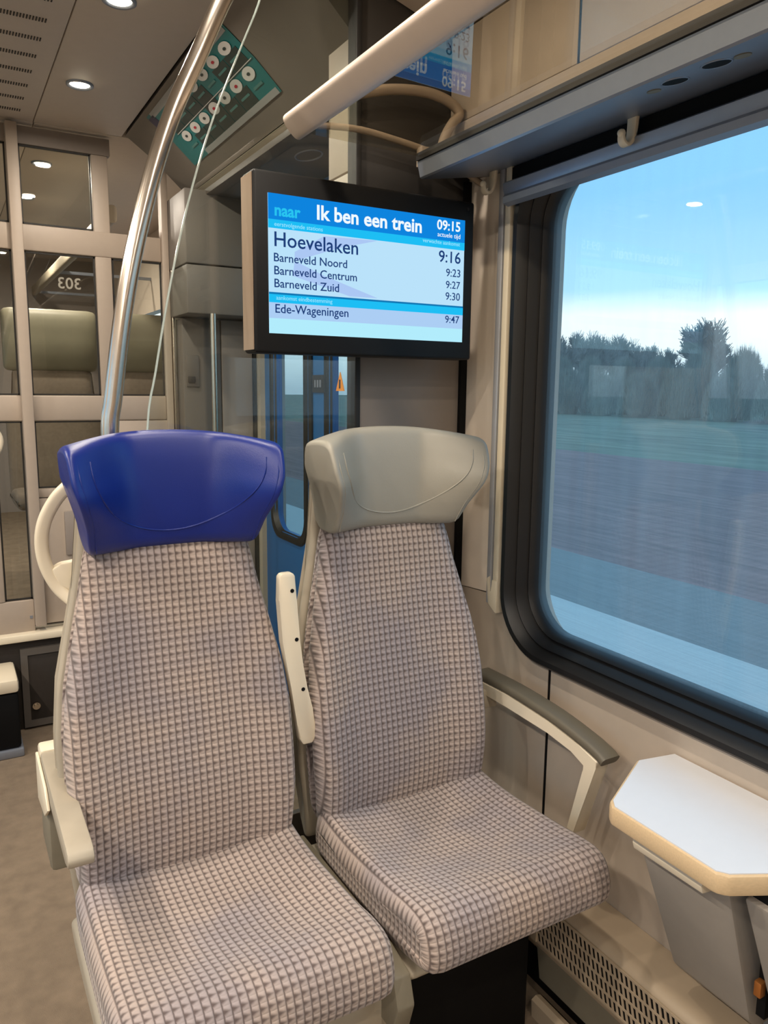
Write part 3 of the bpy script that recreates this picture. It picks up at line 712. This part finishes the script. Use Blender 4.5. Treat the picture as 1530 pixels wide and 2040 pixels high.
for s, l, r, m, bold in (('naar', (287, 270), (428, 280), CY, .0008), ('Ik ben een trein', (515, 292), (1085, 356), WT, .0007), ('09:15', (1172, 345), (1298, 358), WT, .0006), ('actuele tijd', (1175, 385), (1298, 397), WT, 0),
        ('eerstvolgende stations', (287, 328), (550, 354), PC, 0), ('verwachte aankomst', (1095, 416), (1297, 436), PC, 0), ('Hoevelaken', (282, 437), (737, 480), NV, .0002), ('9:16', (1180, 523), (1298, 530), NV, .0002),
        ('Barneveld Noord', (282, 520), (680, 551), NV, .0002), ('9:23', (1220, 602), (1297, 609), NV, .0001), ('Barneveld Centrum', (284, 591), (733, 623), NV, .0002), ('9:27', (1219, 667), (1296, 672), NV, .0001),
        ('Barneveld Zuid', (285, 661), (636, 685), NV, .0002), ('9:30', (1217, 730), (1295, 736), NV, .0001), ('aankomst eindbestemming', (298, 729), (603, 752), PC, 0), ('Ede-Wageningen', (290, 800), (687, 824), NV, .0002), ('9:47', (1215, 855), (1291, 860), NV, .0001)):
    a = on_y(*crop(*l), SY); b = on_y(*crop(*r), SY)
    text_mesh('lettering', s, m, ds, (a.x, SY - .0028, a.z), b.x - a.x, .03, bold=bold)

# ------------------------------------------------------------------ seats
def seat(cx, leather, label, name='train_seat'):
    t = thing(name, (cx, 1.1, .02), label, 'seat')
    # back cushion
    fr_ = [(.440, 1.262), (.50, 1.246), (.60, 1.246), (.75, 1.275), (.90, 1.308), (1.045, 1.335)]
    prof = [(y, z) for z, y in fr_] + [(1.390, 1.045), (1.365, .85), (1.325, .60), (1.325, .44)]
    prof = resample(chaikin(prof, 2), .012)
    wt = [(.42, .182), (.48, .193), (.58, .200), (.72, .200), (.80, .191), (.88, .174), (.95, .158), (1.05, .141)]
    def bd(s, y, z, n):
        if n[0] < -.3:
            k = sm(abs(s), .45, .9) * (1 - sm(abs(s), .93, 1.0))
            return Vector((0, -.016 * k * sm(1.02 - z, 0, .25) + .006 * (1 - s * s) * sm(.8 - abs(z - .75), .4, .8), 0))
        return Vector()
    pillow('backrest', prof, lambda y, z: interp(wt, z), .026, FAB, t, cx, bd)
    # rear shell
    ps = [(1.318, .40), (1.322, .6), (1.362, .85), (1.386, 1.05), (1.394, 1.16), (1.422, 1.16), (1.416, 1.05), (1.392, .8), (1.368, .45), (1.35, .38)]
    wsh = [(.40, .190), (.55, .206), (.70, .207), (.80, .198), (.90, .176), (1.0, .154), (1.10, .142), (1.2, .142)]
    pillow('back_shell', resample(chaikin(ps, 2), .02), lambda y, z: interp(wsh, z), .010, SHELL, t, cx)
    # headrest
    hp = [(1.333, 1.020), (1.322, 1.06), (1.320, 1.12), (1.325, 1.175), (1.331, 1.205), (1.336, 1.219), (1.348, 1.227), (1.38, 1.224), (1.398, 1.212), (1.402, 1.12), (1.402, 1.020)]
    hprof = resample(chaikin(hp, 2), .006)
    wh = [(1.02, .143), (1.07, .150), (1.12, .162), (1.17, .174), (1.23, .179)]
    def wing(s, y, z):
        k = .25 * s * s + .75 * sm(abs(s), .35, 1.05); f = max(0, min(1, (1.40 - y) / .075))
        hz = .40 + .60 * sm(z, 1.02, 1.15)
        return Vector((0, -(.028 + .070 * f) * k * hz, -.022 * abs(s) ** 2.2 * sm(z, 1.06, 1.20)))
    hr = pillow('headrest', hprof, lambda y, z: interp(wh, z), .009, leather, t, cx, lambda s, y, z, n: wing(s, y, z), nx=36)
    fy = [(1.022, 1.331), (1.06, 1.3235), (1.12, 1.321), (1.175, 1.3255), (1.205, 1.332)]
    def surf(s, z): y = interp(fy, z); w = wing(s, y, z); return Vector((cx + s * interp(wh, z), y - .0004, z)) + w
    sp = smooth_path([(s, z, 0) for s, z in ((-.80, 1.196), (-.78, 1.14), (-.66, 1.092), (-.40, 1.064), (0, 1.054), (.40, 1.066), (.66, 1.094), (.80, 1.14), (.84, 1.196))], 6)
    sweep('seam', [surf(q.x, q.y) for q in sp], circ(.0017, 6), leather, hr, FR, 60)
    for sd in (-.92, .93):
        sweep('side_seam', [surf(sd, 1.03 + .17 * i / 14) for i in range(15)], circ(.0011, 6), leather, hr, FR, 60)
    # seat cushion
    pc = [(1.285, .482), (1.20, .470), (1.10, .470), (1.00, .484), (.94, .496), (.902, .499), (.876, .487), (.862, .458), (.859, .430), (.870, .405), (.94, .396), (1.10, .388), (1.285, .382)]
    def dish(s, y, z, n):
        d = Vector()
        if n[1] > .3:
            d.z = .020 * (abs(s) ** 2.2) * sm(y, .90, 1.10) * (1 - sm(abs(s), .9, 1)) - .010 * (1 - s * s) * sm(y, .9, 1.05)
        return d
    pillow('seat_cushion', resample(chaikin(pc, 2), .011), lambda y, z: interp([(.86, .195), (.95, .201), (1.3, .199)], y), .026, FAB, t, cx, dish)
    pp_ = [(1.31, .405), (1.1, .396), (.93, .402), (.900, .384), (.94, .362), (1.15, .345), (1.31, .355)]
    pillow('seat_pan', resample(chaikin(pp_, 2), .02), lambda y, z: .203, .012, SHELL, t, cx)
    return t
CXB, CXG = .336, .778
sB = seat(CXB, BLUE, 'patterned train seat with a blue leather headrest on the aisle side')
sG = seat(CXG, GREY, 'patterned train seat with a grey leather headrest beside the window')
# grab handle on the aisle shoulder of the blue seat
hpth = smooth_path([(.186, 1.405, 1.135), (.160, 1.41, 1.108), (.140, 1.415, 1.070), (.1335, 1.42, 1.030), (.139, 1.42, .988), (.156, 1.415, .950), (.182, 1.40, .922)], 6)
gh = sweep('grab_handle', hpth, rrect2(.0112, .011, .007, 3), CREAM, sB, FR)
prism_y('handle_base', [(.146, .985), (.160, .994), (.21, 1.0), (.21, .908), (.186, .912), (.162, .938)], 1.405, 1.43, CREAM, gh, bev=.004)
# aisle armrest, lowered, pointing towards the camera
aa = prism_x('aisle_armrest', [(1.445, .640), (1.12, .634), (1.105, .630), (1.098, .620), (1.103, .608), (1.13, .600), (1.445, .600)], .112, .150, SHELL, sB, .004)
box('armrest_joint', .112, .152, 1.445, 1.490, .585, .642, CREAM, aa, .006)
prism_x('armrest_side', [(1.47, .632), (1.34, .622), (1.30, .600), (1.36, .560), (1.47, .54)], .106, .1115, CREAM, aa, .002)
box('armrest_hinge', .112, .165, 1.36, 1.49, .45, .598, OLIVE, aa, .008)
# raised middle armrest between the seats
ml = [(.5105, .960), (.5105, .914), (.516, .837), (.524, .790), (.532, .746), (.543, .674), (.548, .640), (.556, .626)]
mr = [(.5425, .960), (.545, .909), (.551, .831), (.557, .785), (.565, .740), (.576, .696), (.583, .664), (.583, .638), (.576, .626)]
ma = prism_y('middle_armrest', [(.516, .966), (.537, .966)] + mr + ml[::-1], 1.270, 1.289, CREAM, sG, auto=40, bev=.004)
for u, v in ((582, 1177), (591, 1274), (604, 1373)):
    q = on_y(u, v, 1.270); disc('bolt_hole', (q.x, 1.2692, q.z), .0038, .004, 'y', BLACKM, ma, 12)
# wall-side armrest of the grey seat
ax = 1.055
wa = prism_x('wall_armrest', [(1.36, .640), (1.25, .640), (1.12, .632), (1.03, .618), (.978, .606), (.985, .592), (1.030, .430), (1.052, .432), (1.018, .570), (1.010, .585), (1.05, .597), (1.12, .607), (1.25, .612), (1.36, .610)], ax - .022, ax + .010, CREAM, sG, .003)
pth = [Vector((ax, y, z)) for y, z in ((1.37, .648), (1.25, .649), (1.12, .641), (1.03, .627), (.985, .616), (.968, .608))]
b_ = bmesh.new(); bm_sweep(b_, smooth_path(pth, 4), rrect2(.023, .010, .008, 3), Vector((0, 0, 1))); link('arm_pad', b_, mat('dark olive arm pad', (98, 92, 78), .5, noise=.03, bump=.05, bscale=900), wa, auto=40)
box('armrest_bracket', .965, ax + .010, 1.325, 1.360, .58, .625, SHELL, wa, .004)

fm = thing('seat_frame', (.57, 1.1, 0), 'grey metal frame and pedestal carrying the two train seats', 'seat frame')
prism_x('centre_rail', [(1.31, .415), (.96, .415), (.90, .405), (.885, .36), (.90, .31), (1.31, .31)], .541, .573, OLIVE, fm, .004)
box('cross_beam', .17, 1.118, 1.05, 1.20, .285, .338, DARKG, fm, .01)
box('pedestal', .33, .565, .985, 1.22, .0, .29, SHELL, fm, .012)
box('front_skirt', .20, .570, .935, .955, .27, .345, SHELL, fm, .004)
box('base_plate', .18, .60, .95, 1.35, .0, .012, DARKG, fm, .003)

ub = thing('shade_block', (.78, 1.2, 0), 'black equipment box in the shadow under the window seat', 'box')  # made-up block, added so the floor under this seat reads as deep shade
box('body', .61, .96, 1.06, 1.40, 0, .27, BLACKM, ub, .01); box('block_top', .605, .965, 1.055, 1.405, .27, .28, BLACKM, ub, .003)

# ------------------------------------------------------------------ heater along the wall
ht = thing('heater_casing', (1.06, .4, .02), 'low beige heater casing with slotted grille along the wall', 'heater')
HM = mat('heater beige enamel', (176, 158, 134), .45, noise=.02)
prism_y('cover', [(1.119, .262), (1.030, .272), (1.016, .270), (1.008, .262), (1.0065, .250), (1.0065, .164), (1.012, .146), (1.03, .120), (1.06, .10), (1.119, .10)], -1.5, 1.118, HM, ht, 40)
prism_y('end_cover', [(1.119, .262), (1.030, .270), (1.014, .262), (1.010, .250), (1.010, .164), (1.03, .120), (1.06, .10), (1.119, .10)], 1.122, 1.54, HM, ht, 40)
box('grille_recess', 1.0044, 1.0075, -1.4, 1.10, .167, .258, BLACKM, ht)
b_ = bmesh.new()
zr = (.166, .1885, .2120, .2355, .259)
for z in zr: bm_box(b_, 1.0022, 1.0046, -1.4, 1.104, z - .0020, z + .0020)
n = int(2.5 / .0116)
for i in range(n):
    y = 1.088 - i * .0116
    for za, zb in zip(zr, zr[1:]):
        sh = .006; V_ = [b_.verts.new((x_, y_ + (sh if z_ == zb else 0), z_)) for x_ in (1.0028, 1.0046) for z_ in (za, zb) for y_ in (y - .0048, y)]
        for f in ((0, 1, 3, 2), (4, 6, 7, 5), (0, 4, 5, 1), (2, 3, 7, 6), (0, 2, 6, 4), (1, 5, 7, 3)): b_.faces.new([V_[k_] for k_ in f])
bm_box(b_, .9995, 1.0046, 1.088, 1.104, .164, .261)
o = link('grille_bars', b_, HM, ht); o['kind'] = 'stuff'
prism_y('foot_rail', [(.988, .040), (1.0, .046), (1.012, .042), (1.012, .0), (.99, .0)], -1.5, 1.08, HM, ht)
prism_y('lower_skirt', [(1.014, .150), (1.026, .06), (1.119, .06), (1.119, .150)], -1.5, 1.10, OLIVE, ht); box('back_plate', 1.06, 1.119, -1.5, 1.54, 0, .10, BLACKM, ht)

# ------------------------------------------------------------------ table and bins
tb = thing('window_table', (1.0, .703, .61), 'small white tray table with beech edge fixed below the window', 'table')
TP = [(1.119, .879), (1.040, .893), (.892, .815), (.880, .800), (.878, .606), (.888, .592), (1.040, .513), (1.119, .527)]
prism_z('table_edge', TP, .617, .6485, BEECH, tb, .006)
ins = []
cxx, cyy = 1.02, .703
for x, y in TP: ins.append((min(1.117, cxx + (x - cxx) * .965), cyy + (y - cyy) * .965))
prism_z('table_top', ins, .640, .6500, WHITEL, tb)
def wbin(y0, y1, label, lip=True):
    t = thing('waste_bin', (1.05, (y0 + y1) / 2, .30), label, 'bin', 'waste bins under the window table')
    b_ = bmesh.new(); P = []
    for (x, z, k) in ((.932, .600, 0), (1.035, .325, .012), (1.06, .300, .014), (1.119, .300, .014), (1.119, .600, 0)): P.append((x, z, k))
    ymid = (y0 + y1) / 2; h = (y1 - y0) / 2
    a = [b_.verts.new((x, ymid - h + k, z)) for x, z, k in P]; c = [b_.verts.new((x, ymid + h - k, z)) for x, z, k in P]
    b_.faces.new(a); b_.faces.new(c[::-1])
    for i in range(5): b_.faces.new((a[i], c[i], c[(i + 1) % 5], a[(i + 1) % 5]))
    bmesh.ops.bevel(b_, geom=list(b_.edges), offset=.006, segments=2, affect='EDGES', profile=.5)
    link('body', b_, BINM, t, auto=35)
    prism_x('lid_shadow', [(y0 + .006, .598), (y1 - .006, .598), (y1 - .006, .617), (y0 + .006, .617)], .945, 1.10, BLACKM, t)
    if lip: prism_y('flap_lip', [(.914, .588), (.918, .575), (.940, .572), (.946, .590), (.940, .604), (.922, .602)], y0 + .030, y1 - .012, CREAM, t, bev=.002)
    return t
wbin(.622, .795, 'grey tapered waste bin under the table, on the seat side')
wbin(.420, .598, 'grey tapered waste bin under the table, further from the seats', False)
o = thing('bin_latch', (1.04, .61, .40), 'small bronze latch in the gap between the two waste bins', 'latch')
box('latch_plate', 1.02, 1.119, .603, .617, .36, .60, BLACKM, o); box('latch_tongue', 1.006, 1.02, .604, .616, .40, .425, mat('bronze', (190, 120, 60), .4, .6), o, .002)

# ------------------------------------------------------------------ outside
GZ = -1.1
def ground(name, x0, x1, z0, z1, m, label):
    b_ = bmesh.new(); bm_prism(b_, [(x0, z0), (x1, z1), (x1, z1 - .5), (x0, z0 - .5)], lambda p: (p[0], -60, p[1]), lambda p: (p[0], 260, p[1]))
    return tag(link(name, b_, m), label, kind='structure')
G1 = mat('pale paved strip', (196, 190, 180), .9, noise=.12, nscale=6, stretch=(14, .25, 1)); G2 = mat('gravel verge', (120, 120, 116), .95, noise=.2, nscale=5, stretch=(10, .3, 1))
G3 = mat('rusty heather embankment', (124, 92, 88), .95, noise=.4, nscale=2.2, stretch=(3.5, .3, 1)); G4 = mat('rough grass field', (104, 110, 88), .95, noise=.45, nscale=.6, stretch=(2.2, .4, 1))
ground('ground_paving', 1.5, 6.15, GZ, GZ, G1, 'pale paved strip running beside the railway')
ground('ground_verge', 6.15, 8.1, GZ, GZ, G2, 'gravel verge beyond the paved strip')
ground('ground_embankment', 8.1, 22, GZ, GZ + .02, G3, 'reddish brown embankment of dead heather')
ground('ground_field', 22, 420, GZ + .02, GZ + .02, G4, 'dull green winter field')
ground('ground_other_side', -300, -1.8, GZ, GZ, G4, 'field on the other side of the railway')
BARK = mat('bare branches', (138, 130, 122), .95, noise=.1, nscale=1); BUSH = mat('winter thicket', (140, 138, 124), .95, noise=.3, nscale=1.5)
def tree_mesh(seed, h, spread):
    rnd = random.Random(seed); b_ = bmesh.new()
    def limb(p, d, l, r, depth):
        q = p + d * l
        s = d.orthogonal().normalized(); t2 = d.cross(s)
        a = [b_.verts.new(p + (s * math.cos(k * 2.094) + t2 * math.sin(k * 2.094)) * r) for k in range(3)]
        c = [b_.verts.new(q + (s * math.cos(k * 2.094) + t2 * math.sin(k * 2.094)) * r * .7) for k in range(3)]
        for k in range(3): b_.faces.new((a[k], a[(k + 1) % 3], c[(k + 1) % 3], c[k]))
        if depth == 0: return
        for _ in range(5 if depth > 1 else 6):
            nd = (d + Vector((rnd.uniform(-1, 1), rnd.uniform(-1, 1), rnd.uniform(-.35, .8))) * spread).normalized()
            st = p + d * l * rnd.uniform(.45, 1.0)
            limb(st, nd, l * rnd.uniform(.60, .82), max(.028, r * .58), depth - 1)
    limb(Vector((0, 0, 0)), Vector((0, 0, 1)), h * .28, h * .020, 5)
    zm = max(v.co.z for v in b_.verts)
    for v in b_.verts: v.co /= zm                      # unit height
    me = bpy.data.meshes.new('branches'); b_.to_mesh(me); b_.free(); me.materials.append(BARK); return me
TM = [tree_mesh(s_, 8.0, sp) for s_, sp in ((3, .62), (8, .70), (15, .66))]
random.seed(11)
def bush_mesh(seed):
    """dense winter thicket: a lumpy core bristling with twigs, unit height"""
    rnd = random.Random(seed); b_ = bmesh.new(); bmesh.ops.create_icosphere(b_, subdivisions=3, radius=.62)
    for v in b_.verts: v.co.z = max(0, v.co.z + .42) * .78
    for _ in range(5200):
        a_ = rnd.uniform(0, 6.283); r_ = math.sqrt(rnd.random()); top = .86 * (max(0, 1 - r_ ** 2.4)) ** .5; z_ = top * (1 - .75 * rnd.random() ** 1.6)
        p_ = Vector((r_ * math.cos(a_), r_ * math.sin(a_), z_)); d_ = Vector((p_.x * .3 + rnd.uniform(-.35, .35), p_.y * .3 + rnd.uniform(-.35, .35), rnd.uniform(.4, 1))).normalized() * rnd.uniform(.08, .20)
        th_ = rnd.uniform(0, 6.283); w_ = Vector((math.cos(th_), math.sin(th_), 0)) * .012
        b_.faces.new([b_.verts.new(p_ - w_), b_.verts.new(p_ + w_), b_.verts.new(p_ + d_)])
    me = bpy.data.meshes.new('thicket'); b_.to_mesh(me); b_.free(); me.materials.append(BUSH)
    return me
BMs = [bush_mesh(s) for s in (1, 5)]
def put(me, name, loc, sc, rz, label, cat, group):
    o_ = bpy.data.objects.new(name, me); COL.objects.link(o_); o_.location = loc; o_.scale = sc; o_.rotation_euler = (0, 0, rz)
    return tag(o_, label, cat, group)
big = put(TM[0], 'bare_tree', (68, 52.6, GZ), (10.2, 10.2, 9.9), .4, 'tallest bare round-crowned tree standing clear of the tree line', 'tree', 'bare trees at the field edge')
def hline(q): return interp([(.60, .05), (.68, .054), (.72, .070), (.80, .066), (.86, .072), (.937, .095), (1.02, .108), (1.2, .112)], q)
for i in range(14):
    q = (.60, .665, .715, .845, .882, .918, .954, .99, 1.026, 1.062, 1.10, 1.14, 1.19, 1.24)[i]
    X_ = 70 + (0, 16, 32, 8, 24)[i % 5]
    hgt = 1.3 + hline(q) * X_ - GZ
    put(TM[i % 3], 'bare_tree', (X_, q * X_, GZ), (hgt * .72, hgt * .72, hgt), i * 1.7, 'bare winter tree in the tree line across the field', 'tree', 'bare trees in the tree line')
for row in range(2):
    for i in range(15):
        y = 28 + i * 4.7 + row * 2.35
        put(BMs[(i + row) % 2], 'thicket_bush', (57 + row * 5.2, y, GZ), (1.95, 1.95, (4.4 if row == 0 else 5.9) + random.random() * .9), random.uniform(0, 6), ('dense low bush in the front row of the thicket' if row == 0 else 'dense taller bush in the back row of the thicket'), 'bush', 'bushes under the tree line')
